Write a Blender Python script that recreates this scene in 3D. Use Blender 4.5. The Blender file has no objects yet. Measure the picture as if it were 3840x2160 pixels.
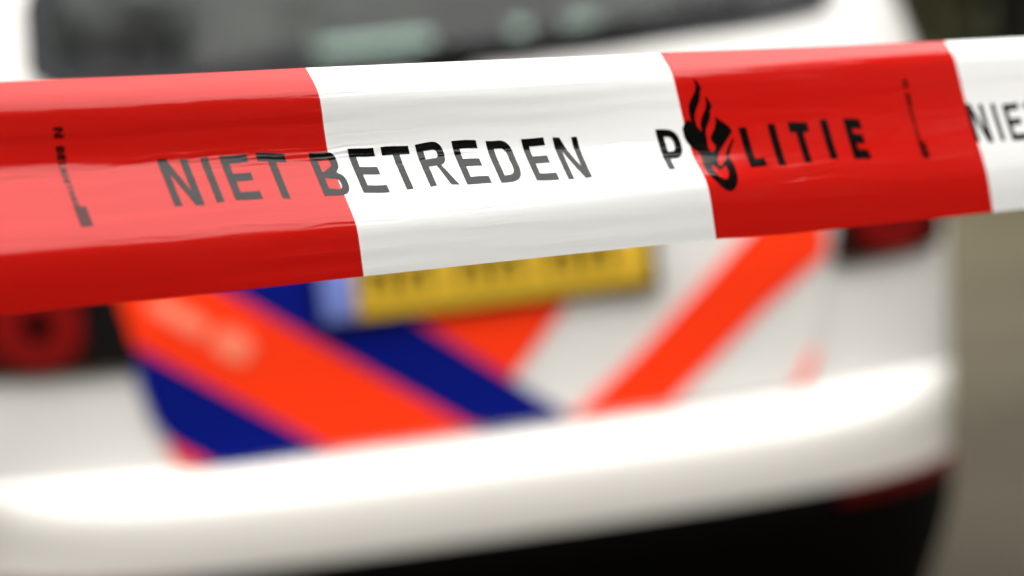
import bpy, bmesh, math, random
import numpy as np
from mathutils import Vector, Matrix
from mathutils.geometry import tessellate_polygon

random.seed(7)
rng = np.random.default_rng(11)
scene = bpy.context.scene
col = scene.collection
rad = math.radians

# ------------------------------------------------------------------ camera
CAM = np.array([-0.88396, -4.24694, 1.08054])
YAW, PITCH, ROLL = rad(11.951), rad(3.5463), rad(6.1131)
fw = np.array([math.sin(YAW) * math.cos(PITCH), math.cos(YAW) * math.cos(PITCH), -math.sin(PITCH)])
rt = np.array([math.cos(YAW), -math.sin(YAW), 0.0])
dn = np.cross(fw, rt)
rt, dn = (math.cos(ROLL) * rt + math.sin(ROLL) * dn, -math.sin(ROLL) * rt + math.cos(ROLL) * dn)
cam_data = bpy.data.cameras.new('camera')
cam = bpy.data.objects.new('camera', cam_data)
col.objects.link(cam)
cam.matrix_world = Matrix(((rt[0], -dn[0], -fw[0], CAM[0]), (rt[1], -dn[1], -fw[1], CAM[1]),
                           (rt[2], -dn[2], -fw[2], CAM[2]), (0, 0, 0, 1)))
cam_data.lens = 100
cam_data.sensor_width = 36
cam_data.clip_start = 0.05
cam_data.clip_end = 2000
cam_data.dof.use_dof = True
cam_data.dof.focus_distance = 1.035
cam_data.dof.aperture_fstop = 6.5
scene.camera = cam

# ------------------------------------------------------------------ sky, sun, exposure
SUN_EL, SUN_AZ = rad(68), rad(215)          # azimuth clockwise from +Y (behind the camera, to the left)
world = bpy.data.worlds.new('World')
scene.world = world
world.use_nodes = True
nt = world.node_tree
for n in list(nt.nodes):
    nt.nodes.remove(n)
sky = nt.nodes.new('ShaderNodeTexSky')
sky.sky_type = 'NISHITA'
sky.sun_disc = False
sky.sun_elevation = SUN_EL
sky.sun_rotation = SUN_AZ
sky.dust_density = 3.0
hs = nt.nodes.new('ShaderNodeHueSaturation')
hs.inputs['Saturation'].default_value = 0.18
mix = nt.nodes.new('ShaderNodeMix')
mix.data_type = 'RGBA'
mix.inputs[0].default_value = 0.88           # a thick even cloud layer over the clear sky
tcw = nt.nodes.new('ShaderNodeTexCoord')
sxyz = nt.nodes.new('ShaderNodeSeparateXYZ')
grad = nt.nodes.new('ShaderNodeMapRange')    # overcast sky: the zenith brighter than the horizon
grad.inputs[3].default_value = 0.62
grad.inputs[4].default_value = 1.0
cmix = nt.nodes.new('ShaderNodeMix')
cmix.data_type = 'RGBA'
cmix.blend_type = 'MULTIPLY'
cmix.inputs[0].default_value = 1.0
cmix.inputs[6].default_value = (18.5, 18.3, 17.7, 1)
nt.links.new(tcw.outputs['Generated'], sxyz.inputs[0])
nt.links.new(sxyz.outputs[2], grad.inputs[0])
nt.links.new(grad.outputs[0], cmix.inputs[7])
nt.links.new(cmix.outputs[2], mix.inputs[7])
bg = nt.nodes.new('ShaderNodeBackground')
bg.inputs[1].default_value = 0.1
out = nt.nodes.new('ShaderNodeOutputWorld')
nt.links.new(sky.outputs[0], hs.inputs['Color'])
nt.links.new(hs.outputs[0], mix.inputs[6])
nt.links.new(mix.outputs[2], bg.inputs[0])
nt.links.new(bg.outputs[0], out.inputs[0])

sun_data = bpy.data.lights.new('sun', 'SUN')
sun_data.energy = 0.6
sun_data.angle = rad(40)
sun_data.color = (1.0, 0.97, 0.92)
sun = bpy.data.objects.new('sun', sun_data)
col.objects.link(sun)
sd = Vector((math.sin(SUN_AZ) * math.cos(SUN_EL), math.cos(SUN_AZ) * math.cos(SUN_EL), math.sin(SUN_EL)))
sun.rotation_euler = sd.to_track_quat('Z', 'Y').to_euler()
sun.location = sd * 30

vs = scene.view_settings
vs.view_transform = 'Standard'
vs.look = 'None'
vs.gamma = 1
vs.use_curve_mapping = False
vs.exposure = 1.42
scene.render.engine = 'CYCLES'
scene.cycles.use_denoising = True
scene.cycles.max_bounces = 10
scene.cycles.transparent_max_bounces = 16
scene.cycles.sample_clamp_indirect = 8


# ------------------------------------------------------------------ materials
def principled(name, color, rough=0.5, coat=0.0, spec=0.5, vary=0.0, scale=6.0, bump=0.0, bump_scale=80.0, metallic=0.0):
    m = bpy.data.materials.new(name)
    m.use_nodes = True
    t = m.node_tree
    b = t.nodes['Principled BSDF']
    b.inputs['Base Color'].default_value = (*color, 1)
    b.inputs['Roughness'].default_value = rough
    b.inputs['Metallic'].default_value = metallic
    b.inputs['Specular IOR Level'].default_value = spec
    b.inputs['Coat Weight'].default_value = coat
    b.inputs['Coat Roughness'].default_value = 0.04
    if vary or bump:
        co = t.nodes.new('ShaderNodeTexCoord')
    if vary:
        n = t.nodes.new('ShaderNodeTexNoise')
        n.inputs['Scale'].default_value = scale
        n.inputs['Detail'].default_value = 6
        t.links.new(co.outputs['Object'], n.inputs['Vector'])
        r = t.nodes.new('ShaderNodeMapRange')
        r.inputs[3].default_value = 1 - vary
        r.inputs[4].default_value = 1 + vary
        t.links.new(n.outputs[0], r.inputs[0])
        mx = t.nodes.new('ShaderNodeMix')
        mx.data_type = 'RGBA'
        mx.blend_type = 'MULTIPLY'
        mx.inputs[0].default_value = 1
        mx.inputs[6].default_value = (*color, 1)
        t.links.new(r.outputs[0], mx.inputs[7])
        t.links.new(mx.outputs[2], b.inputs['Base Color'])
    if bump:
        n2 = t.nodes.new('ShaderNodeTexNoise')
        n2.inputs['Scale'].default_value = bump_scale
        n2.inputs['Detail'].default_value = 4
        t.links.new(co.outputs['Object'], n2.inputs['Vector'])
        bp = t.nodes.new('ShaderNodeBump')
        bp.inputs['Strength'].default_value = bump
        bp.inputs['Distance'].default_value = 0.01
        t.links.new(n2.outputs[0], bp.inputs['Height'])
        t.links.new(bp.outputs[0], b.inputs['Normal'])
    return m


def glass_mat(name, tint, ior=1.5):
    m = bpy.data.materials.new(name)
    m.use_nodes = True
    t = m.node_tree
    for n in list(t.nodes):
        t.nodes.remove(n)
    fr = t.nodes.new('ShaderNodeFresnel')
    geo = t.nodes.new('ShaderNodeNewGeometry')   # a thin pane reflects alike from both of its sides
    sel = t.nodes.new('ShaderNodeMapRange')
    sel.inputs[3].default_value = ior
    sel.inputs[4].default_value = 1 / ior
    t.links.new(geo.outputs['Backfacing'], sel.inputs[0])
    t.links.new(sel.outputs[0], fr.inputs[0])
    tr = t.nodes.new('ShaderNodeBsdfTransparent')
    tr.inputs[0].default_value = (*tint, 1)
    gl = t.nodes.new('ShaderNodeBsdfGlossy')
    gl.inputs['Roughness'].default_value = 0.02
    mx = t.nodes.new('ShaderNodeMixShader')
    o = t.nodes.new('ShaderNodeOutputMaterial')
    t.links.new(fr.outputs[0], mx.inputs[0])
    t.links.new(tr.outputs[0], mx.inputs[1])
    t.links.new(gl.outputs[0], mx.inputs[2])
    t.links.new(mx.outputs[0], o.inputs[0])
    return m


def ground_mat(name, c1, c2):
    m = bpy.data.materials.new(name)
    m.use_nodes = True
    t = m.node_tree
    b = t.nodes['Principled BSDF']
    b.inputs['Roughness'].default_value = 0.9
    b.inputs['Specular IOR Level'].default_value = 0.15
    co = t.nodes.new('ShaderNodeTexCoord')
    n1 = t.nodes.new('ShaderNodeTexNoise')
    n1.inputs['Scale'].default_value = 0.45
    n1.inputs['Detail'].default_value = 5
    n2 = t.nodes.new('ShaderNodeTexNoise')
    n2.inputs['Scale'].default_value = 40
    n2.inputs['Detail'].default_value = 4
    for n in (n1, n2):
        t.links.new(co.outputs['Object'], n.inputs['Vector'])
    r1 = t.nodes.new('ShaderNodeValToRGB')
    r1.color_ramp.elements[0].position = 0.35
    r1.color_ramp.elements[0].color = (*c1, 1)
    r1.color_ramp.elements[1].position = 0.65
    r1.color_ramp.elements[1].color = (*c2, 1)
    r2 = t.nodes.new('ShaderNodeMapRange')
    r2.inputs[3].default_value = 0.6
    r2.inputs[4].default_value = 1.4
    mx = t.nodes.new('ShaderNodeMix')
    mx.data_type = 'RGBA'
    mx.blend_type = 'MULTIPLY'
    mx.inputs[0].default_value = 1
    t.links.new(n1.outputs[0], r1.inputs[0])
    t.links.new(n2.outputs[0], r2.inputs[0])
    t.links.new(r1.outputs[0], mx.inputs[6])
    t.links.new(r2.outputs[0], mx.inputs[7])
    # the ground colour gets lighter with distance along Y
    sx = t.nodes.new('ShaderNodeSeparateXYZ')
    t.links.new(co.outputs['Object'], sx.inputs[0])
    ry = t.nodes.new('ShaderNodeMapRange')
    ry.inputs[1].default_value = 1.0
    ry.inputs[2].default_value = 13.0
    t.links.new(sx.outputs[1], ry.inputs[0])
    far_tone = t.nodes.new('ShaderNodeMix')
    far_tone.data_type = 'RGBA'
    far_tone.blend_type = 'MULTIPLY'
    far_tone.inputs[0].default_value = 1
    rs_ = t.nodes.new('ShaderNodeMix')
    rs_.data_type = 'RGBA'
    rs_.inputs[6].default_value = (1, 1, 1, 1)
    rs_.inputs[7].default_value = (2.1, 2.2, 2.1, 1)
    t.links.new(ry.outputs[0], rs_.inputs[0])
    t.links.new(mx.outputs[2], far_tone.inputs[6])
    t.links.new(rs_.outputs[2], far_tone.inputs[7])
    t.links.new(far_tone.outputs[2], b.inputs['Base Color'])
    bp = t.nodes.new('ShaderNodeBump')
    bp.inputs['Strength'].default_value = 0.6
    bp.inputs['Distance'].default_value = 0.01
    t.links.new(n2.outputs[0], bp.inputs['Height'])
    t.links.new(bp.outputs[0], b.inputs['Normal'])
    return m


def leaf_mat(name, c1, c2):
    m = bpy.data.materials.new(name)
    m.use_nodes = True
    t = m.node_tree
    b = t.nodes['Principled BSDF']
    b.inputs['Roughness'].default_value = 0.6
    co = t.nodes.new('ShaderNodeTexCoord')
    n1 = t.nodes.new('ShaderNodeTexNoise')
    n1.inputs['Scale'].default_value = 0.9
    r1 = t.nodes.new('ShaderNodeValToRGB')
    r1.color_ramp.elements[0].position = 0.35
    r1.color_ramp.elements[0].color = (*c1, 1)
    r1.color_ramp.elements[1].position = 0.65
    r1.color_ramp.elements[1].color = (*c2, 1)
    t.links.new(co.outputs['Object'], n1.inputs['Vector'])
    t.links.new(n1.outputs[0], r1.inputs[0])
    t.links.new(r1.outputs[0], b.inputs['Base Color'])
    return m


M = dict(
    white=principled('white_paint', (0.75, 0.735, 0.71), 0.28, coat=0.6, vary=0.015, scale=3),
    bumper=principled('white_bumper_paint', (0.77, 0.745, 0.705), 0.3, coat=0.6, vary=0.015, scale=3),
    plastic=principled('black_plastic', (0.002, 0.002, 0.002), 0.6, spec=0.1, bump=0.1, bump_scale=300),
    seam=principled('panel_gap', (0.03, 0.03, 0.03), 0.7),
    orange=principled('orange_reflective_film', (1.0, 0.042, 0.006), 0.3, spec=0.3, vary=0.02, scale=10),
    blue=principled('blue_reflective_film', (0.0015, 0.007, 0.17), 0.3, spec=0.2, vary=0.03, scale=10),
    pale=principled('pale_patch', (1.0, 0.24, 0.14), 0.35, vary=0.03),
    plate=principled('yellow_plate', (0.80, 0.50, 0.035), 0.4, vary=0.04, scale=30),
    eu=principled('blue_plate_strip', (0.20, 0.27, 0.72), 0.4),
    lens=principled('red_lens', (0.05, 0.001, 0.001), 0.2, coat=0.15),
    ring=principled('bright_red_lens', (0.20, 0.003, 0.003), 0.25),
    dark_lens=principled('dark_red_lens', (0.030, 0.0005, 0.0005), 0.3, spec=0.2),
    reflector=principled('red_reflector', (0.085, 0.001, 0.001), 0.3, spec=0.2),
    housing=principled('black_lamp_housing', (0.006, 0.005, 0.005), 0.2),
    border=principled('black_glass_border', (0.008, 0.009, 0.012), 0.3, spec=0.2),
    lining=principled('dark_grey_lining', (0.035, 0.037, 0.04), 0.85, vary=0.1),
    fabric=principled('charcoal_fabric', (0.03, 0.031, 0.035), 0.9, bump=0.3, bump_scale=400, vary=0.1),
    rubber=principled('tyre_rubber', (0.015, 0.015, 0.015), 0.8),
    rim=principled('silver_rim', (0.5, 0.5, 0.5), 0.3, metallic=0.9),
    glass=glass_mat('tinted_glass', (0.70, 0.82, 0.77)),
    red=principled('red_plastic_film', (0.59, 0.009, 0.0055), 0.07, spec=0.36),
    film=principled('white_plastic_film', (0.92, 0.92, 0.915), 0.07, spec=0.38),
    ink=principled('black_print', (0.002, 0.002, 0.002), 0.08, spec=0.32),
    bark=principled('bark', (0.06, 0.045, 0.03), 0.9, vary=0.3, bump=0.6, bump_scale=25),
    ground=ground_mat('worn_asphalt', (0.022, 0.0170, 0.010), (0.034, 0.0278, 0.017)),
    render=principled('added_wall_pale', (0.72, 0.78, 0.74), 0.8, vary=0.04, bump=0.3, bump_scale=60),
    leaf=leaf_mat('dark_foliage', (0.014, 0.013, 0.005), (0.036, 0.036, 0.012)),
    leaf2=leaf_mat('mid_foliage', (0.035, 0.055, 0.02), (0.07, 0.10, 0.035)),
)


# fine stretch marks along the plastic film (u runs along the tape in metres, v across)
for key, st in (('red', .07), ('film', .045), ('ink', .07)):
    t = M[key].node_tree
    b = t.nodes['Principled BSDF']
    uv = t.nodes.new('ShaderNodeUVMap')
    uv.uv_map = 'tape_uv'
    bumps = None
    for sc_u, sc_v, dist in ((9.0, 900.0, .00005), (30.0, 260.0, .00012)):
        mp = t.nodes.new('ShaderNodeMapping')
        mp.inputs['Scale'].default_value = (sc_u, sc_v, 1)
        no = t.nodes.new('ShaderNodeTexNoise')
        no.inputs['Scale'].default_value = 1.0
        no.inputs['Detail'].default_value = 3
        no.inputs['Distortion'].default_value = 0.4
        bp = t.nodes.new('ShaderNodeBump')
        bp.inputs['Strength'].default_value = st
        bp.inputs['Distance'].default_value = dist * 10
        t.links.new(uv.outputs[0], mp.inputs[0])
        t.links.new(mp.outputs[0], no.inputs['Vector'])
        t.links.new(no.outputs[0], bp.inputs['Height'])
        if bumps:
            t.links.new(bumps.outputs[0], bp.inputs['Normal'])
        bumps = bp
    t.links.new(bumps.outputs[0], b.inputs['Normal'])
    no = t.nodes.new('ShaderNodeTexNoise')
    mp = t.nodes.new('ShaderNodeMapping')
    mp.inputs['Scale'].default_value = (25, 120, 1)
    no.inputs['Scale'].default_value = 1.0
    no.inputs['Detail'].default_value = 6
    rr_ = t.nodes.new('ShaderNodeMapRange')
    rr_.inputs[1].default_value = 0.35
    rr_.inputs[2].default_value = 0.75
    rr_.inputs[3].default_value = 0.05
    rr_.inputs[4].default_value = 0.13
    t.links.new(uv.outputs[0], mp.inputs[0])
    t.links.new(mp.outputs[0], no.inputs['Vector'])
    t.links.new(no.outputs[0], rr_.inputs[0])
    t.links.new(rr_.outputs[0], b.inputs['Roughness'])


def add_uv(me, st):
    lay = me.uv_layers.new(name='tape_uv')
    idx = np.empty(len(me.loops), dtype=np.int32)
    me.loops.foreach_get('vertex_index', idx)
    lay.data.foreach_set('uv', np.asarray(st, dtype=np.float32)[idx].ravel())


# ------------------------------------------------------------------ object helpers
def link(name, me, mat, parent=None, smooth=True):
    o = bpy.data.objects.new(name, me)
    col.objects.link(o)
    if mat:
        me.materials.append(mat)
    if smooth and len(me.polygons):
        me.polygons.foreach_set('use_smooth', [True] * len(me.polygons))
    if parent:
        o.parent = parent
    me.update()
    return o


def mesh_from(verts, faces, name='mesh'):
    me = bpy.data.meshes.new(name)
    me.from_pydata([tuple(v) for v in verts], [], [tuple(f) for f in faces])
    return me


def thing(name, loc, label, cat, group=None):
    o = bpy.data.objects.new(name, None)
    col.objects.link(o)
    o.location = loc
    o.empty_display_size = 0.1
    tag(o, label, cat, group)
    return o


def tag(o, label, cat, group=None, kind=None):
    o['label'] = label
    o['category'] = cat
    if group:
        o['group'] = group
    if kind:
        o['kind'] = kind


def flat_bm(loops, du, dv):
    """fill polygon loops (outer + holes) in 2-D and cut it into a fine grid."""
    vs3 = [[Vector((p[0], p[1], 0)) for p in lp] for lp in loops]
    tris = tessellate_polygon(vs3)
    flat = [v for lp in vs3 for v in lp]
    bm = bmesh.new()
    bv = [bm.verts.new(v) for v in flat]
    for t in tris:
        a, b, c = (flat[i] for i in t)
        if abs((b - a).cross(c - a).z) < 1e-14:
            continue
        try:
            bm.faces.new([bv[i] for i in t])
        except ValueError:
            pass
    xs = [v.x for v in flat]
    ys = [v.y for v in flat]
    for axis, lo, hi, st in ((0, min(xs), max(xs), du), (1, min(ys), max(ys), dv)):
        k = math.floor(lo / st) + 1
        while k * st < hi:
            co = [0, 0, 0]
            no = [0, 0, 0]
            co[axis] = k * st
            no[axis] = 1
            bmesh.ops.bisect_plane(bm, geom=bm.verts[:] + bm.edges[:] + bm.faces[:], dist=1e-7,
                                   plane_co=co, plane_no=no)
            k += 1
    bmesh.ops.remove_doubles(bm, verts=bm.verts[:], dist=1e-7)
    return bm


def rbox(bm, cx, cy, cz, sx, sy, sz, bev=0.02, rot=None, seg=3):
    g = bmesh.ops.create_cube(bm, size=1)
    vs_ = g['verts']
    for v in vs_:
        v.co = Vector((v.co.x * sx, v.co.y * sy, v.co.z * sz))
    if bev:
        es = list({e for v in vs_ for e in v.link_edges})
        r = bmesh.ops.bevel(bm, geom=vs_ + es, offset=bev, segments=seg, profile=0.5, affect='EDGES')
        vs_ = list({v for f in r['faces'] for v in f.verts} | {v for v in vs_ if v.is_valid})
    for v in vs_:
        p = v.co
        if rot:
            p = rot @ p
        v.co = p + Vector((cx, cy, cz))


def bm_obj(name, bm, mat, parent=None, smooth=True):
    bmesh.ops.recalc_face_normals(bm, faces=bm.faces[:])
    me = bpy.data.meshes.new(name)
    bm.to_mesh(me)
    bm.free()
    return link(name, me, mat, parent, smooth)


# ------------------------------------------------------------------ ground
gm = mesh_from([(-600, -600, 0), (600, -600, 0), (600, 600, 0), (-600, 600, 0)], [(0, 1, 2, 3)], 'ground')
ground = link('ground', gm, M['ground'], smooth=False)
ground['kind'] = 'structure'

# ------------------------------------------------------------------ woodland round the place
def leaves(centers, radii, n_each, size, flat=0.75):
    V, Fc = [], []
    for c, r, n in zip(centers, radii, n_each):
        d = rng.normal(size=(n, 3))
        d /= np.linalg.norm(d, axis=1)[:, None]
        p = c + d * (r * rng.uniform(0.45, 1.0, (n, 1)) ** 0.6) * np.array([1, 1, flat])
        a = rng.normal(size=(n, 3))
        a /= np.linalg.norm(a, axis=1)[:, None]
        b = np.cross(a, rng.normal(size=(n, 3)))
        b /= np.linalg.norm(b, axis=1)[:, None]
        sz = size * rng.uniform(0.6, 1.4, (n, 1))
        q = np.stack([p - a * sz, p + b * sz * 0.5, p + a * sz, p - b * sz * 0.5], 1)
        V.append(q.reshape(-1, 3))
    V = np.concatenate(V)
    Fc = np.arange(len(V)).reshape(-1, 4)
    me = bpy.data.meshes.new('leaves')
    me.vertices.add(len(V))
    me.vertices.foreach_set('co', V.ravel())
    me.loops.add(len(V))
    me.loops.foreach_set('vertex_index', Fc.ravel())
    me.polygons.add(len(Fc))
    me.polygons.foreach_set('loop_start', np.arange(0, len(V), 4))
    me.polygons.foreach_set('loop_total', np.full(len(Fc), 4))
    me.update(calc_edges=True)
    return me


cs, rs, ns = [], [], []
for k in range(150):
    a = 2 * math.pi * k / 150
    R0 = 25 + 2 * math.sin(3 * a) + rng.uniform(-1, 1)
    tall = 1 / (1 + math.exp((math.degrees(a) - 97) / 3)) * (math.degrees(a) > 55)     # higher trees off to the right
    top = 12.6 + 3.0 * tall + 0.8 * math.sin(5 * a + 1) + rng.uniform(-0.8, 0.8)
    for z in np.arange(0.8, top - 1.2, 1.9):
        rr = rng.uniform(1.5, 2.0)
        cs.append(np.array([R0 * math.sin(a) + rng.uniform(-.5, .5), R0 * math.cos(a) + rng.uniform(-.5, .5) + 1, z + rng.uniform(-.3, .3)]))
        rs.append(rr)
        ns.append(420 if z < 4.5 else 150)
wood = link('woodland', leaves(cs, rs, ns, 0.36, 0.95), M['leaf'], smooth=False)
tag(wood, 'dark mass of trees filling the background behind the car, top right', 'woodland', kind='stuff')


# ------------------------------------------------------------------ a tree behind the photographer (it is mirrored in the rear window)
def limb(bm, a, b, r0, r1, seg=8):
    a, b = Vector(a), Vector(b)
    q = (b - a).to_track_quat('Z', 'Y')
    rings = []
    for p, r in ((a, r0), (b, r1)):
        rings.append([bm.verts.new(p + q @ Vector((r * math.cos(2 * math.pi * i / seg), r * math.sin(2 * math.pi * i / seg), 0))) for i in range(seg)])
    for i in range(seg):
        bm.faces.new((rings[0][i], rings[0][(i + 1) % seg], rings[1][(i + 1) % seg], rings[1][i]))


def tree(loc, h, cr, label, n_clump, seed):
    rr = np.random.default_rng(seed)
    t = thing('broadleaf_tree', loc, label, 'tree', 'trees mirrored in the rear window')
    bm = bmesh.new()
    p = Vector((0, 0, -0.05))
    r = 0.2
    for i in range(6):
        q = p + Vector((rr.uniform(-.12, .12), rr.uniform(-.12, .12), h * 0.75 / 6))
        limb(bm, p, q, r, r * 0.82)
        p, r = q, r * 0.82
    cs, rs, ns = [], [], []
    for i in range(n_clump):
        a = rr.uniform(0, 2 * math.pi)
        e = rr.uniform(0, 1) ** 0.5 * cr
        zc = rr.uniform(h * 0.45, h * 0.95)
        e *= math.sqrt(max(0.1, 1 - ((zc / h - 0.65) / 0.38) ** 2))
        c = np.array([e * math.cos(a), e * math.sin(a), zc])
        z0 = max(h * 0.25, zc - e * 0.9 - 0.5)
        mid = Vector((c[0] * .45, c[1] * .45, z0 + (zc - z0) * .55))
        limb(bm, (0, 0, min(z0, h * .7)), mid, 0.06, 0.04, 6)
        limb(bm, mid, c, 0.04, 0.012, 6)
        cs.append(c)
        rs.append(rr.uniform(.5, .95))
        ns.append(170)
    bm_obj('trunk', bm, M['bark'], t)
    link('crown', leaves(cs, rs, ns, 0.085), M['leaf2'], t, smooth=False)
    return t


tree((-3.2, -9.5, 0), 11.5, 3.0, 'leafy tree mirrored as dark streaks in the left of the rear window', 70, 3)
tree((0.9, -10.6, 0), 11.5, 2.6, 'unseen leafy tree added to darken the reflection in the middle of the rear window', 60, 4)  # added between the other two to darken the sky mirrored mid-window
tree((4.9, -11.0, 0), 12.0, 2.8, 'leafy tree mirrored faintly in the right half of the rear window', 55, 6)

# ------------------------------------------------------------------ the police car
RZ = np.array([(.18, .16), (.30, .07), (.36, .03), (.41, .008), (.46, 0), (.508, .001), (.526, .005), (.540, .012), (.552, .022), (.562, .033), (.570, .044), (.576, .055), (.5795, .100), (.59, .102), (.8, .107), (1.0, .122), (1.09, .138), (1.14, .155), (1.2, .178), (1.3, .218), (1.4, .262), (1.5, .315), (1.57, .37), (1.62, .46), (1.65, .62), (1.665, .9)])
WZ = np.array([(.18, .77), (.30, .815), (.36, .832), (.46, .832), (.5, .840), (.6, .862), (.8, .880), (1.0, .873), (1.1, .860), (1.2, .832), (1.3, .79), (1.4, .745), (1.5, .70), (1.57, .655), (1.62, .59), (1.65, .50), (1.665, .36)])
FZ = np.array([(.18, 4.2), (.3, 4.36), (.5, 4.40), (.7, 4.36), (.8, 4.2), (.9, 3.95), (.98, 3.6), (1.03, 3.3), (1.1, 3.18), (1.3, 2.85), (1.5, 2.45), (1.6, 2.15), (1.65, 1.9), (1.665, 1.6)])
DR, NR, DF = 0.55, 3.0, 0.75
CAR_Y = 2.2


def rz(z): return np.interp(z, RZ[:, 0], RZ[:, 1])
def wz(z): return np.interp(z, WZ[:, 0], WZ[:, 1])
def fz(z): return np.interp(z, FZ[:, 0], FZ[:, 1])


def rear_y(x, z):
    q = min(abs(x) / wz(z), 0.9999)
    return rz(z) * (1 - .85 * q ** 5) + DR * (1 - (1 - q ** NR) ** (1 / NR))


def on_rear(x, z, off):
    e = 0.004
    y = rear_y(x, z)
    dx = (rear_y(x + e, z) - rear_y(x - e, z)) / (2 * e)
    dz = (rear_y(x, z + e) - rear_y(x, z - e)) / (2 * e)
    n = Vector((dx, -1, dz)).normalized()
    return Vector((x, y, z)) + n * off


car = thing('police_car', (0, CAR_Y, 0), 'white police hatchback with orange and blue diagonal stripes, seen from behind', 'car')


def cpart(name, me_or_bm, mat, parent=None, smooth=True):
    if isinstance(me_or_bm, bmesh.types.BMesh):
        o = bm_obj(name, me_or_bm, mat, None, smooth)
    else:
        o = link(name, me_or_bm, mat, None, smooth)
    if parent is None:
        o.location = (0, -CAR_Y, 0)
        o.parent = car
    else:
        o.parent = parent
    return o


def patch(name, loops, off, base, mat, parent=None, cell=0.03):
    """a panel lying on the car's rear: loops in (x, z), proud of the body by off, its rim going down to base."""
    bm = flat_bm(loops, cell, cell)
    edge = [e for e in bm.edges if len(e.link_faces) == 1]
    for e in edge:
        e.smooth = False
    ext = bmesh.ops.extrude_edge_only(bm, edges=edge)
    rim = {v for v in ext['geom'] if isinstance(v, bmesh.types.BMVert)}
    for v in bm.verts:
        v.co = on_rear(v.co.x, v.co.y, base if v in rim else off)
    return cpart(name, bm, mat, parent)


def rounded(pts, r, n=5):
    out_ = []
    k = len(pts)
    for i in range(k):
        p0, p1, p2 = (Vector(pts[(i + j - 1) % k]) for j in range(3))
        a = p1 + (p0 - p1).normalized() * min(r, (p0 - p1).length * .45)
        b = p1 + (p2 - p1).normalized() * min(r, (p2 - p1).length * .45)
        for j in range(n + 1):
            t = j / n
            q = a * (1 - t) ** 2 + p1 * 2 * t * (1 - t) + b * t * t
            out_.append((q.x, q.y))
    return out_


def inside(poly, x, y):
    c = False
    j = len(poly) - 1
    for i in range(len(poly)):
        xi, yi = poly[i]
        xj, yj = poly[j]
        if (yi > y) != (yj > y) and x < (xj - xi) * (y - yi) / (yj - yi) + xi:
            c = not c
        j = i
    return c


# window outline on the rear, (x, z)
win_half = [(0, 1.155), (.23, 1.157), (.42, 1.165), (.56, 1.178), (.63, 1.188), (.662, 1.215), (.655, 1.32), (.60, 1.44), (.56, 1.50), (.50, 1.528), (.3, 1.54), (0, 1.545)]
win = win_half + [(-x, z) for x, z in win_half[-2:0:-1]]
win_in = [(x * .925, 1.35 + (z - 1.35) * .80) for x, z in win]
win_hole = [(x * .975, 1.35 + (z - 1.35) * .95) for x, z in win]

# outline columns: rear half, right side, front, left side
cols = []
for i in range(49):
    th = -math.pi / 2 + math.pi * i / 48
    cols.append(('r', th))
for i in range(1, 30):
    cols.append(('s+', i / 30))
for i in range(33):
    th = math.pi / 2 - math.pi * i / 32
    cols.append(('f', th))
for i in range(1, 30):
    cols.append(('s-', 1 - i / 30))


def outline(kind, a, z, inset=0.0):
    w = wz(z) - inset
    r, f = rz(z) + inset, fz(z) - inset
    D = min(DR, (f - r) * .4)
    Df = min(DF, (f - r) * .4)
    if kind == 'r':
        s, c = math.sin(a), max(math.cos(a), 0)
        return (w * math.copysign(abs(s) ** (2 / NR), s), rz(z) * (1 - .85 * abs(s) ** (10 / NR)) + inset + D * (1 - c ** (2 / NR)), z)
    if kind == 'f':
        s, c = math.sin(a), max(math.cos(a), 0)
        return (w * math.copysign(abs(s) ** (2 / 2.6), s), f - Df * (1 - c ** (2 / 2.6)), z)
    y = (r + D) + (f - Df - r - D) * a
    return (w if kind == 's+' else -w, y, z)


ZB0, ZB1 = 0.432, 0.576
zl = sorted(set([.18, .22, .26, .30, .33, .36, .385, .41, ZB0, .46, .48, .50, .515, .523, .531, .54, .548, .555, .562, .568, ZB1, .5795, .585, .595, .605, .62]
                + [round(.65 + .03 * i, 3) for i in range(31)] + [1.57, 1.59, 1.61, 1.62, 1.63, 1.64, 1.65, 1.658, 1.665]))
nc = len(cols)


def region(i, j):
    k, a = cols[j]
    z = (zl[i] + zl[i + 1]) / 2
    p = outline(k, a, z)
    k2, a2 = cols[(j + 1) % nc]
    p2 = outline(k2, a2, z)
    x, y = (p[0] + p2[0]) / 2, (p[1] + p2[1]) / 2
    rear = k == 'r' or (k[0] == 's' and y < 0.75)
    if rear and z < ZB0:
        return 'valance'
    if rear and z < ZB1:
        return 'bumper'
    if k == 'r' and y < 0.6 and inside(win_hole, x, z):
        return 'rear_window'
    if (k[0] == 's' or k == 'f') and 1.09 < z < 1.50 and abs(x) > wz(z) * .93 and .75 < y < fz(z) - .35:
        if abs(y - 1.55) > .06:
            return 'side_window_r' if x > 0 else 'side_window_l'
    if k == 'f' and 1.06 < z < 1.57 and abs(x) < wz(z) * .88:
        return 'windscreen'
    return 'body'


faces = {}
for i in range(len(zl) - 1):
    for j in range(nc):
        faces.setdefault(region(i, j), []).append((i * nc + j, i * nc + (j + 1) % nc, (i + 1) * nc + (j + 1) % nc, (i + 1) * nc + j))
allv = [outline(k, a, z) for z in zl for k, a in cols]


def sub_mesh(fs, verts, extra=None):
    used = sorted({v for f in fs for v in f})
    idx = {v: n for n, v in enumerate(used)}
    return mesh_from([verts[v] for v in used], [[idx[v] for v in f] for f in fs])


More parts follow.
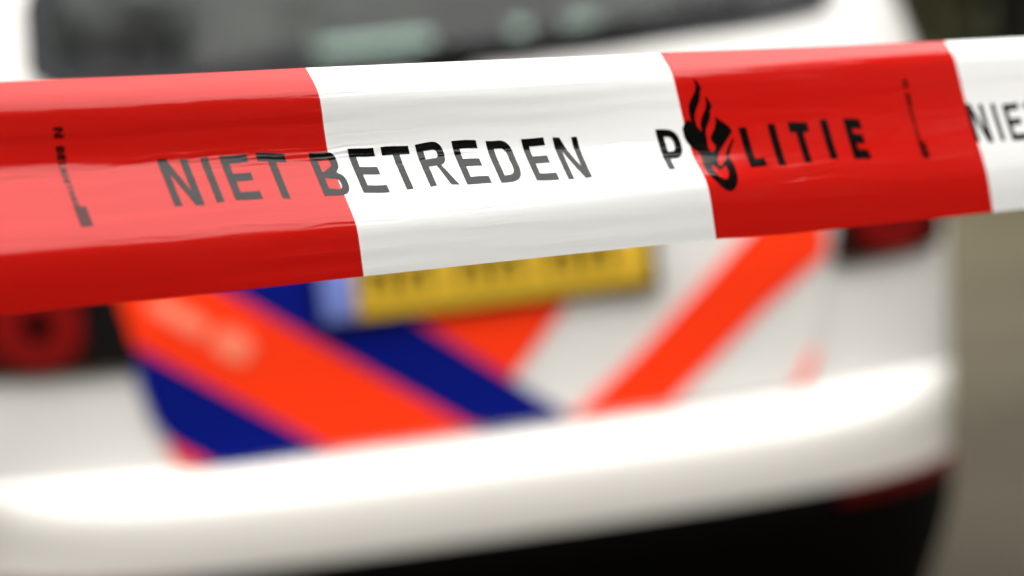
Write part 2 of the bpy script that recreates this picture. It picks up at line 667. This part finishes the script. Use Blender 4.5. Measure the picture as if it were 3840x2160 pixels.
roof_fan = [tuple(range((len(zl) - 1) * nc, len(zl) * nc))]
cpart('body', sub_mesh(faces['body'] + roof_fan, allv), M['white'])
cpart('bumper', sub_mesh(faces['bumper'], allv), M['bumper'])
cpart('valance', sub_mesh(faces['valance'], allv), M['plastic'])
cpart('windscreen', sub_mesh(faces['windscreen'], allv), M['glass'])
cpart('side_window', sub_mesh(faces['side_window_r'], allv), M['glass'])
cpart('side_window', sub_mesh(faces['side_window_l'], allv), M['glass'])
# dark inner lining behind the painted shell, from the waist up
inv = [outline(k, a, z, .025) for z in zl for k, a in cols]
lin = [f for f in faces['body'] if zl[f[0] // nc] > .62] + roof_fan
cpart('interior_lining', sub_mesh(lin, [(x, y, z - (.02 if z > 1.6 else 0)) for x, y, z in inv]), M['lining'])
bm = bmesh.new()
rbox(bm, 0, 2.1, .24, 1.45, 3.6, .10, .03)
cpart('underbody', bm, M['plastic'])

# tailgate, with a dark gap around it
hl = [(.40, .581), (.470, .582), (.503, .592), (.522, .616), (.538, .66), (.552, .715), (.567, .785), (.572, .86), (.588, .97), (.60, 1.06), (.615, 1.13), (.60, 1.163)]
hatch_poly = [(-x, z) for x, z in hl[::-1]] + hl
gap_poly = [(x * 1.007, z - (.001 if z < .62 else 0)) for x, z in hatch_poly]
patch('panel_gap', [gap_poly], .0012, -.004, M['seam'])
hatch = patch('tailgate', [hatch_poly], .006, -.004, M['white'])


def lx(p, q, z):
    return p[0] + (q[0] - p[0]) * (z - p[1]) / (q[1] - p[1])


def clipz(poly):
    return poly


# stripes on the tailgate
ub, ut = (-.051, .5985), (-.78, 1.11)        # upper edge of the wide orange stripe
lb, lt = (-.286, .5985), (-.83, .980)        # lower edge of it
bb, bt = (.098, .6035), (-.57, 1.12)         # right edge of the blue stripe
HT = .98


def xu(z): return -.406 + (-.051 + .406) * (z - .850) / (.595 - .850)
def xl(z): return -.552 + (-.286 + .552) * (z - .784) / (.597 - .784)
def xb(z): return -.111 + (.094 + .111) * (z - .763) / (.604 - .763)
def hx(z): return -np.interp(z, [p[1] for p in hl], [p[0] for p in hl]) + .002


ST = .0105
zlow = .5828
orange_left = [(xl(zlow), zlow), (xu(zlow), zlow)] + [(xu(z), z) for z in (.7, .8, .9, .955)] + [(hx(.955), .955)] + [(hx(z), z) for z in (.9, .86, .82)] + [(-.563, .7915)]
patch('orange_stripe', [orange_left], ST, .0055, M['orange'], hatch)
blue_mid = [(xu(zlow) + .0015, zlow), (xb(zlow) - .004, zlow)] + [(xb(z), z) for z in (.61, .7, .8, .9, 1.0)] + [(xu(1.0) + .0015, 1.0)] + [(xu(z) + .0015, z) for z in (.9, .8, .7)]
patch('blue_stripe', [blue_mid], ST, .0055, M['blue'], hatch)
blue_low = [(-.452, .5838), (xl(zlow) - .0015, zlow)] + [(xl(z) - .0015, z) for z in (.65, .7, .75, .79)] + [(-.561, .7865), (-.5505, .715), (-.5365, .662), (-.522, .6365)]
patch('blue_stripe', [blue_low], ST, .0055, M['blue'], hatch)
patch('orange_stripe', [[(-.4545, .5838), (-.522, .6335), (-.5175, .6140), (-.503, .5945), (-.482, .5855)]], ST, .0055, M['orange'], hatch)
orange_mid = [(xb(.664) + .0015, .664), (.134, .785), (.205, .85), (.25, .895), (xb(.895) + .0015, .895), (xb(.8) + .0015, .8), (xb(.73) + .0015, .73)]
patch('orange_stripe', [orange_mid], ST, .0055, M['orange'], hatch)
orange_right = [(.096, .5828), (.256, .5828), (.311, .625), (.445, .724), (.552, .789), (.5655, .798), (.573, .90), (.505, .90), (.422, .836), (.232, .682)]
patch('orange_stripe', [orange_right], ST, .0055, M['orange'], hatch)
patch('orange_stripe', [[(.480, .5875), (.502, .5950), (.5225, .622), (.534, .652)]], ST, .0055, M['orange'], hatch)
# pale pinkish patches lying along the wide orange stripe
for a, b, hw in (((-.522, .850), (-.442, .792), .015), ((-.432, .786), (-.380, .752), .022)):
    a, b = Vector(a), Vector(b)
    d = (b - a).normalized()
    n = Vector((-d.y, d.x)) * hw
    patch('pale_patch', [rounded([tuple(a - n), tuple(b - n), tuple(b + n), tuple(a + n)], .02)], .0130, .009, M['pale'], hatch)

# rear window: pane with a black border
pane = patch('rear_window', [[(x * .985, 1.35 + (z - 1.35) * .985) for x, z in win]], .006, .003, M['glass'])
patch('window_border', [win, win_in], .0085, -.012, M['border'], pane)

# rear wiper: spindle cap, arm and blade lying along the foot of the window
bm = bmesh.new()
ca = on_rear(-.02, 1.166, .016)
g = bmesh.ops.create_uvsphere(bm, u_segments=16, v_segments=10, radius=1)
for v in g['verts']:
    v.co = Vector((v.co.x * .055, v.co.y * .022, v.co.z * .026)) + ca
wiper = cpart('rear_wiper', bm, M['plastic'])
bm = bmesh.new()
pts = [on_rear(x, z, .020) for x, z in ((-.02, 1.167), (.10, 1.172), (.22, 1.182), (.30, 1.190))]
for p, q in zip(pts, pts[1:]):
    limb(bm, p, q, .010, .008, 8)
cpart('wiper_arm', bm, M['plastic'], wiper)
bm = bmesh.new()
pts = [on_rear(x, z, .014) for x, z in ((.08, 1.186), (.20, 1.193), (.34, 1.203), (.50, 1.219))]
for p, q in zip(pts, pts[1:]):
    limb(bm, p, q, .008, .008, 6)
cpart('wiper_blade', bm, M['rubber'], wiper)

# number plate
bm = bmesh.new()
rbox(bm, 0, .094, .842, .545, .014, .128, .005)
pl = cpart('number_plate', bm, M['plastic'])
bm = bmesh.new()
rbox(bm, .022, .0855, .842, .470, .006, .108, .002)
cpart('yellow_field', bm, M['plate'], pl)
bm = bmesh.new()
rbox(bm, -.240, .0855, .842, .050, .006, .108, .002)
cpart('blue_strip', bm, M['eu'], pl)
for cx in (-.175, -.115, -.03, .03, .115, .175):
    bm = bmesh.new()
    for dx in (-.017, .017):
        rbox(bm, cx + dx, .0812, .852, .009, .003, .064, 0)
    rbox(bm, cx, .0812, .856, .025, .0028, .009, 0)
    cpart('plate_character', bm, M['ink'], pl, smooth=False)

# tail lights
for s in (-1, 1):
    dz = .014 * s
    ki = .548 if s < 0 else .577
    ho = [(s * ki, .764 + dz), (s * .70, .766 + dz), (s * .79, .772 + dz), (s * .806, .80 + dz), (s * .812, .94), (s * .80, 1.04), (s * .77, 1.10), (s * .66, 1.10), (s * (ki + .05), 1.05), (s * (ki + .035), .95), (s * (ki + .020), .86), (s * (ki + .009), .81)]
    tl = patch('tail_light', [rounded(ho, .012)], .012, -.006, M['housing'], cell=.02)
    le = [(s * (.625 if s < 0 else .608), .770 + dz), (s * .72, .772 + dz), (s * .780, .779 + dz), (s * .797, .81 + dz), (s * .80, .94), (s * .79, 1.03), (s * .765, 1.08), (s * .67, 1.08), (s * .635, 1.04), (s * (.622 if s < 0 else .610), .93)]
    patch('lens', [rounded(le, .03)], .0155, .011, M['lens'], tl, cell=.02)
    for cz in (.842 + dz, .985):
        ang = [2 * math.pi * i / 28 for i in range(28)]
        ringo = [(s * .690 + .066 * math.cos(a), cz + .066 * math.sin(a)) for a in ang]
        ringi = [(s * .690 + .028 * math.cos(a), cz + .028 * math.sin(a)) for a in ang]
        patch('lamp_ring', [ringo, ringi], .0185, .014, M['ring'], tl, cell=.02)
        patch('lamp_bowl', [ringi], .0165, .014, M['dark_lens'], tl, cell=.02)
    # bumper reflector
    re = [(s * .520, .404), (s * .66, .406), (s * .76, .410), (s * .792, .420), (s * .785, .438), (s * .66, .434), (s * .526, .431)]
    patch('reflector', [rounded(re, .008)], .008, -.004, M['reflector'], cell=.02)

# wheels
for s in (-1, 1):
    for y in (.95, 3.62):
        bm = bmesh.new()
        prof = [(.20, -.095), (.29, -.10), (.315, -.08), (.322, 0), (.315, .08), (.29, .10), (.20, .095)]
        n = 36
        rings = [[bm.verts.new((s * .755 + px, y + pr * math.cos(2 * math.pi * i / n), .322 + pr * math.sin(2 * math.pi * i / n))) for i in range(n)] for pr, px in prof]
        for a, b in zip(rings, rings[1:]):
            for i in range(n):
                bm.faces.new((a[i], a[(i + 1) % n], b[(i + 1) % n], b[i]))
        wh = cpart('wheel', bm, M['rubber'])
        bm = bmesh.new()
        prof = [(.02, .07), (.05, .085), (.10, .07), (.17, .075), (.20, .094)]
        rings = [[bm.verts.new((s * (.755 + px), y + pr * math.cos(2 * math.pi * i / n), .322 + pr * math.sin(2 * math.pi * i / n))) for i in range(n)] for pr, px in prof]
        for a, b in zip(rings, rings[1:]):
            for i in range(n):
                bm.faces.new((a[i], a[(i + 1) % n], b[(i + 1) % n], b[i]))
        bm.faces.new(rings[0])
        cpart('rim', bm, M['rim'], wh)

# cabin
bm = bmesh.new()
rbox(bm, 0, 1.9, .50, 1.5, 3.0, .08, .02)
cpart('cabin_floor', bm, M['lining'])
bm = bmesh.new()
rbox(bm, 0, .62, 1.06, 1.40, .74, .025, .01)
cpart('parcel_shelf', bm, M['lining'])
bm = bmesh.new()
rbox(bm, 0, 3.05, .97, 1.45, .45, .20, .06)
rbox(bm, -.38, 2.86, 1.05, .40, .22, .10, .04)
cpart('dashboard', bm, M['lining'])
tilt = Matrix.Rotation(rad(-10), 3, 'X')
for y, xs, top in ((1.12, (-.45, 0, .45), .98), (2.05, (-.37, .408), 1.16)):
    for x in xs:
        bm = bmesh.new()
        rbox(bm, min(x, .37) if y > 2 else x, y, .82 if y > 2 else .76, .46, .16, .66 if y > 2 else .58, .06, tilt)
        rbox(bm, x, y + .22, .60, .46, .52, .16, .06)
        st = cpart('seat', bm, M['fabric'])
        bm = bmesh.new()
        rbox(bm, x, y - .05, top + .12, .24 if x < .4 else .18, .10, .17, .045, tilt)
        limb(bm, (x - .06, y - .04, top - .02), (x - .06, y - .05, top + .07), .006, .006)
        limb(bm, (x + .06, y - .04, top - .02), (x + .06, y - .05, top + .07), .006, .006)
        cpart('headrest', bm, M['fabric'], st)
bm = bmesh.new()
rbox(bm, 0, 2.45, 1.44, .22, .03, .07, .015)
cpart('rear_view_mirror', bm, M['lining'])

# ------------------------------------------------------------------ pale wall added beyond the car to make bright patches in its rear window
wall = thing('added_wall', (4.2, 21.0, 0), 'added pale wall that makes the bright patches in the rear window of the car', 'wall')
bm = bmesh.new()
rbox(bm, 0, 0, .87, 2.45, .22, 1.78, .01)
bm_obj('wall_body', bm, M['render'], wall)
bm = bmesh.new()
rbox(bm, 0, 0, 1.80, 2.55, .32, .08, .02)
bm_obj('coping', bm, M['render'], wall)

# ------------------------------------------------------------------ the barrier tape
TD = np.array([0.85962885, 0.5098747, -0.03265006])
E1 = np.array([0.0280819, 0.01665632, 0.99946684])
E2 = np.array([0.51014669, -0.86008741, 0.0])
TO = np.array([-0.7324, -3.2494, 1.0697])
TW = 0.08                                    # tape width
BLOCK = 0.1817                               # length of one red or white section
SECT = [
    (-.18, [(0, 36), (.005, 33), (.008, 24), (.011, 13), (.016, 6), (.021, 4), (.026, 7), (.0290, 12), (.0312, 25), (.035, 29), (.055, 28), (.0585, 21), (.062, 10), (.067, 4), (.08, -2)], (-.0032, .0005)),
    (-.06, [(0, 37), (.0055, 34), (.0088, 26), (.0118, 14), (.016, 6), (.021, 4), (.027, 7), (.0312, 13), (.0335, 25), (.037, 27), (.056, 26), (.0595, 21), (.063, 10), (.067, 5), (.08, 3)], (-.0037, .0005)),
    (0.0, [(0, 38), (.006, 34), (.0095, 27), (.0125, 14), (.016, 5), (.021, 3.5), (.028, 6), (.0340, 12), (.0360, 24), (.0390, 27), (.056, 27), (.060, 22), (.0635, 10), (.067, 5), (.073, 4), (.08, 3)], (-.0037, .0005)),
    (.11, [(0, 37), (.007, 34), (.010, 25), (.013, 14), (.017, 8), (.023, 6), (.029, 9), (.0362, 13), (.0385, 24), (.041, 27), (.056, 28.5), (.0595, 20), (.0632, 9), (.068, 5), (.075, 4), (.08, 3)], (-.0040, .0010)),
    (.1815, [(0, 36), (.0075, 34), (.0105, 23), (.013, 15), (.018, 10.5), (.024, 11), (.030, 12.5), (.034, 13.5), (.042, 15.5), (.0452, 24), (.048, 31), (.054, 31), (.0575, 22), (.061, 9), (.068, 5), (.075, 4), (.08, 3)], (-.0041, .0013)),
    (.225, [(0, 36), (.007, 34), (.010, 23), (.013, 15), (.018, 10.5), (.024, 10.5), (.030, 12), (.034, 13), (.041, 15), (.048, 18), (.053, 19), (.057, 15), (.062, 9), (.068, 5), (.075, 4), (.08, 3)], (-.0043, .0012)),
    (.3634, [(0, 36), (.0055, 33), (.0085, 22), (.012, 13), (.02, 11), (.026, 12), (.031, 14), (.04, 16), (.046, 17), (.052, 16.5), (.058, 14), (.064, 9), (.07, 5), (.075, 4), (.08, 3)], (-.0049, .0004)),
]
NT = 321
TT = np.linspace(0, TW, NT)


def profile(kn, anc):
    k = np.array(kn)
    ph = np.interp(TT, k[:, 0], k[:, 1])
    ker = np.hanning(13)
    ker /= ker.sum()
    ph = np.radians(np.convolve(np.pad(ph, 6, mode='edge'), ker, 'valid'))
    a = -np.cumsum(np.cos(ph)) * (TT[1] - TT[0])
    b = np.cumsum(np.sin(ph)) * (TT[1] - TT[0])
    i = NT // 2
    return np.stack([a - a[i] + anc[0], b - b[i] + anc[1]], 1)


PR = np.array([profile(k, c) for _, k, c in SECT])
PS = np.array([s for s, _, _ in SECT])
# fine creases running along the tape: (s0, t0, half length, half width, height, slope)
cr = np.random.default_rng(5)
CREASE = []
for i in range(84):
    f = 1.0
    if i < 26:                                # at the foot of the upper fold, left
        s0, t0 = cr.uniform(-.15, .02), cr.normal(.0335, .0022)
    elif i < 42:                              # further right
        s0, t0 = cr.uniform(.02, .14), cr.normal(.0395, .0032)
    elif i < 58:                              # round the emblem
        s0, t0 = cr.uniform(.15, .27), cr.normal(.051, .004)
    elif i < 66:                              # lower fold
        s0, t0 = cr.uniform(-.16, .12), cr.normal(.0590, .0012)
    elif i < 74:                              # upper fold
        s0, t0 = cr.uniform(-.16, .3), cr.normal(.0105, .0009)
    else:
        s0, t0, f = cr.uniform(-.2, .4), cr.uniform(.008, .070), .5
    CREASE.append((s0, t0, cr.uniform(.010, .045), cr.uniform(.00022, .0006),
                   cr.choice([-1, 1]) * cr.uniform(.00003, .00010) * f, cr.normal(0, .02)))
WAVE = [(cr.uniform(.006, .016), cr.uniform(.15, .5) * cr.choice([-1, 1]), cr.uniform(0, 6.28), cr.uniform(.000004, .00001)) for _ in range(10)]


def tape_ab(s, t):
    """cross-section coordinates for arrays s, t (metres along, metres across from the top edge)"""
    a = np.zeros_like(s)
    b = np.zeros_like(s)
    sc_ = np.clip(s, PS[0], PS[-1])
    m = np.sin(np.clip(t / TW, 0, 1) * math.pi)
    t = t + m * (.0005 * np.sin(s * 61 + 1.3) + .0003 * np.sin(s * 143 + t * 90) + .0002 * np.sin(s * 320 + 2))
    for i in range(len(PS)):
        wgt = np.interp(sc_, PS, np.eye(len(PS))[i])
        a += wgt * np.interp(t, TT, PR[i, :, 0])
        b += wgt * np.interp(t, TT, PR[i, :, 1])
    return a, b


def tape_point(s, t, lift=0.0):
    s = np.asarray(s, float)
    t = np.asarray(t, float)
    e = .0004
    a, b = tape_ab(s, t)
    a1, b1 = tape_ab(s, np.clip(t + e, 0, TW))
    a0, b0 = tape_ab(s, np.clip(t - e, 0, TW))
    da, db = a1 - a0, b1 - b0
    ln = np.hypot(da, db) + 1e-12
    na, nb = db / ln, -da / ln                # normal in the section, towards the camera side
    h = np.full_like(s, lift)
    for s0, t0, ls, lt_, amp, k in CREASE:
        h += amp * np.exp(-((s - s0) / ls) ** 2 - ((t - t0 - k * (s - s0)) / lt_) ** 2)
    for l1, l2, ph, amp in WAVE:
        h += amp * np.sin(2 * math.pi * (t / l1 + s / l2) + ph)
    a = a + na * h
    b = b + nb * h
    return s[..., None] * TD + a[..., None] * E1 + b[..., None] * E2


tape = thing('barrier_tape', TO, 'red and white plastic police barrier tape stretched across the foreground', 'barrier tape')


def tape_sheet(s0, s1, ns_, nt_, mat, name):
    s, t = np.meshgrid(np.linspace(s0, s1, ns_ + 1), np.linspace(0, TW, nt_ + 1), indexing='ij')
    P = tape_point(s, t).reshape(-1, 3)
    f = []
    for i in range(ns_):
        o = i * (nt_ + 1)
        for j in range(nt_):
            f.append((o + j, o + j + 1, o + nt_ + 1 + j + 1, o + nt_ + 1 + j))
    me = mesh_from(P, f)
    add_uv(me, np.stack([s.ravel(), t.ravel()], 1))
    return link(name, me, mat, tape)


for b in range(-13, 18):
    fine = -1 <= b <= 2
    red_ = b % 2 != 0
    tape_sheet(b * BLOCK, (b + 1) * BLOCK, 90 if fine else 14, 230 if fine else 60, M['red'] if red_ else M['film'],
               'red_section' if red_ else 'white_section')


def ink(name, polys, label=None):
    """black print lying on the tape: list of loop lists in millimetres (s, t)"""
    V, Fc = [], []
    for loops in polys:
        bm = flat_bm([[(x * .001, y * .001) for x, y in lp] for lp in loops], .003, .0005)
        bm.verts.index_update()
        o = len(V)
        V += [(v.co.x, v.co.y) for v in bm.verts]
        Fc += [[v.index + o for v in f.verts] for f in bm.faces]
        bm.free()
    V = np.array(V)
    P = tape_point(V[:, 0], V[:, 1], .00010)
    me = mesh_from(P, Fc)
    add_uv(me, V)
    ob = link(name, me, M['ink'], tape)
    me.flip_normals() if me.polygons and me.polygons[0].normal.dot(Vector(E2)) < 0 else None
    if label:
        ob['label'] = label
    return ob


def arc(cx, cy, rx, ry, a0, a1, n=10, p=2.4):
    o = []
    for i in range(n + 1):
        a = rad(a0 + (a1 - a0) * i / n)
        c, s = math.cos(a), math.sin(a)
        o.append((cx + rx * math.copysign(abs(c) ** (2 / p), c), cy + ry * math.copysign(abs(s) ** (2 / p), s)))
    return o


H = 17.6


def gN(w, k): return [[(0, 0), (k * 1.12, 0), (w - k * .95, H * .70), (w - k * .95, 0), (w, 0), (w, H), (w - k * 1.12, H), (k * .95, H * .30), (k * .95, H), (0, H)]]
def gI(w, k): return [[(0, 0), (k, 0), (k, H), (0, H)]]
def gE(w, k): return [[(0, 0), (w, 0), (w, k * .95), (k, k * .95), (k, H / 2 - k * .52), (w * .93, H / 2 - k * .52), (w * .93, H / 2 + k * .43), (k, H / 2 + k * .43), (k, H - k * .95), (w, H - k * .95), (w, H), (0, H)]]
def gT(w, k): return [[(0, 0), (w, 0), (w, k * .98), (w / 2 + k / 2, k * .98), (w / 2 + k / 2, H), (w / 2 - k / 2, H), (w / 2 - k / 2, k * .98), (0, k * .98)]]
def gL(w, k): return [[(0, 0), (k, 0), (k, H - k * .75), (w, H - k * .75), (w, H), (0, H)]]


def gD(w, k):
    r = w * .55
    return [[(0, 0)] + arc(w - r, r * .95, r, r * .95, -90, 0) + arc(w - r, H - r * .95, r, r * .95, 0, 90) + [(0, H)],
            [(k, k * .95)] + arc(w - r, r * .95, r - k, r * .95 - k * .95, -90, 0) + arc(w - r, H - r * .95, r - k, r * .95 - k * .95, 0, 90) + [(k, H - k * .95)]]


def gB(w, k):
    m = H * .48
    w2 = w * .93
    r1, r2 = m / 2 + .3, (H - m) / 2 + .2
    q = k * .95
    return [[(0, 0)] + arc(w2 - r1, r1 - .3, r1, r1 - .3, -90, 62) + arc(w - r2, H - r2 + .2, r2, r2 - .2, -66, 90) + [(0, H)],
            [(k, q)] + arc(w2 - r1, m / 2 + .1, r1 - k, m / 2 - q + .55, -90, 90, 12) + [(k, m - .4 + .05)],
            [(k, m + q * .55)] + arc(w - r2, (m + H) / 2 - .1 + .1, r2 - k, (H - m) / 2 - q * .77, -90, 90, 12) + [(k, H - q)]]


def gP(w, k, bowl=.56):
    m = H * bowl
    r = m / 2 + .2
    q = k * .85
    return [[(0, 0)] + arc(w - r, m / 2, r, m / 2, -90, 90, 16) + [(k, m), (k, H), (0, H)],
            [(k, q)] + arc(w - r, m / 2, r - k, m / 2 - q, -90, 90, 14) + [(k, m - q)]]


def gR(w, k):
    m = H * .54
    r = m / 2 + .2
    q = k * .95
    wb = w * .91
    return [[(0, 0)] + arc(wb - r, m / 2, r, m / 2, -90, 76, 16) + [(w, H), (w - k * 1.2, H), (wb - r - .6, m), (k, m), (k, H), (0, H)],
            [(k, q)] + arc(wb - r, m / 2, r - k, m / 2 - q, -90, 90, 14) + [(k, m - q)]]


def drift(s): return 31.1 + (s + 73) * .0083


def word(items, off):
    polys = []
    for s0, loops in items:
        polys.append([[(x + s0 + off, y + drift(x + s0)) for x, y in lp] for lp in loops])
    return polys


K = 3.2
NIET = [(-73.2, gN(12.3, K)), (-55.4, gI(3.1, 3.1)), (-47.3, gE(11.5, K)), (-31.8, gT(12.3, K))]
BETREDEN = [(-8.8, gB(12.6, K)), (8.9, gE(11.9, K)), (24.2, gT(13, K)), (40.6, gR(14.0, K)), (58.3, gE(12.0, K)), (75.0, gD(12.2, K)), (92.9, gE(11.5, K)), (109.1, gN(12.7, K))]
POL = [(164.7, gP(12.2, 3.7, .72)), (212.4, gL(10.3, 4.5)), (230.0, gI(4.5, 4.5)), (242.6, gT(12.0, 4.4)), (262.9, gI(4.6, 4.6)), (277.9, gE(10.6, 4.4))]
EMB = [(192.6, 12.6), (194.3, 13.8), (195.6, 15.8), (195.9, 17.5), (194.8, 18.6), (194.2, 20.6), (192.8, 23.0), (190.8, 25.4), (189.2, 27.8), (188.4, 30.3), (188.6, 32.4), (189.6, 34.3), (190.6, 34.9),
       (190.6, 33.2), (191.2, 31.1), (192.5, 29.0), (194.4, 27.0), (196.2, 24.9), (197.0, 22.9), (197.2, 20.2), (198.5, 21.5), (199.6, 23.5), (199.7, 25.2), (198.2, 26.3), (198.0, 27.8), (196.9, 29.9), (194.9, 32.0), (193.2, 34.1), (192.6, 35.9), (192.5, 37.7), (192.1, 39.6), (191.6, 41.4), (192.2, 42.7), (193.7, 43.1), (195.6, 42.0), (196.2, 40.5), (195.5, 39.2), (194.7, 38.4),
       (194.7, 37.1), (196.8, 35.0), (198.5, 33.3), (199.7, 31.5), (200.4, 29.4), (200.3, 28.5), (201.5, 29.6), (205.2, 31.8), (207.3, 33.3), (208.1, 34.5), (207.2, 35.9), (198.7, 42.2), (196.7, 44.0), (194.7, 46.3), (193.7, 49.2), (195.3, 49.5), (198.9, 46.9), (201.5, 45.3),
       (202.3, 46.7), (202.8, 49.1), (202.8, 51.9), (202.0, 55.0), (200.4, 57.9), (198.1, 59.8), (195.3, 60.7), (192.5, 60.2), (189.4, 58.5), (186.7, 55.6), (185.0, 52.4), (185.2, 48.9), (186.2, 45.4), (185.4, 43.7), (182.6, 41.7), (180.6, 39.5), (179.9, 37.4), (179.8, 35.2), (180.0, 33.5), (181.5, 31.7), (184.4, 30.1), (185.3, 30.8), (186.0, 31.6),
       (185.9, 29.5), (186.0, 26.6), (186.7, 24.2), (188.1, 22.2), (190.2, 20.1), (192.2, 18.1), (193.1, 16.0), (193.0, 14.3)]
HOLE = [(188.8, 48.7), (191.0, 49.2), (191.9, 50.5), (193.2, 51.3), (195.0, 50.5), (197.7, 48.8), (198.7, 49.7), (198.5, 52.1), (197.4, 54.3), (195.8, 55.9), (193.4, 56.2), (190.7, 55.1), (189.1, 53.1), (188.6, 50.7)]
PEN = [(207.6, 37.8), (208.0, 38.4), (206.7, 40.0), (202.4, 44.9), (199.9, 45.3), (200.4, 44.4), (202.8, 42.0)]


def shift(lp, o): return [(x + o, y) for x, y in lp]


def small_print(off, big):
    polys = []
    t = 17.8
    for g, ht, wd in ((gN, 3.7, 3.5), (None, 0, 1.9), (gD, 3.3, 2.3), (gE, 3.2, 2.0), (gL, 3.0, 1.7), (gN, 2.6, 2.0), (gI, 2.3, .9), (gE, 2.2, 1.8), (gT, 2.2, 1.7), (gN, 2.1, 1.9), (gE, 2.0, 1.7), (gD, 2.0, 1.7)):
        if g:
            lw = wd * H / ht
            gl = g(lw, 5.2 if g is not gI else 6)
            polys.append([[(-112.6 + off + (H - y) * ht / H, t + x * ht / H) for x, y in lp] for lp in gl])
        t += wd + .45
    for i in range(4):
        for j in range(6):
            x, y = -112.9 + off + i * 1.22, 45.6 + j * 1.28
            polys.append([[(x, y), (x + 1.05, y), (x + 1.05, y + 1.1), (x, y + 1.1)]])
    return polys


PITCH_T = 435.4
for k in (-1, 0, 1, 2):
    o = k * PITCH_T
    for it in NIET + BETREDEN + POL:
        ink('letter', word([it], o))
    ink('emblem', [[shift(EMB, o), shift([(193.9 + (x - 193.9) * .86, 52.3 + (y - 52.3) * .86) for x, y in HOLE], o)], [shift(PEN, o)]], 'black police flame and book emblem')
    sp = ink('small_print', small_print(o, False), 'tiny upright print and square mark')
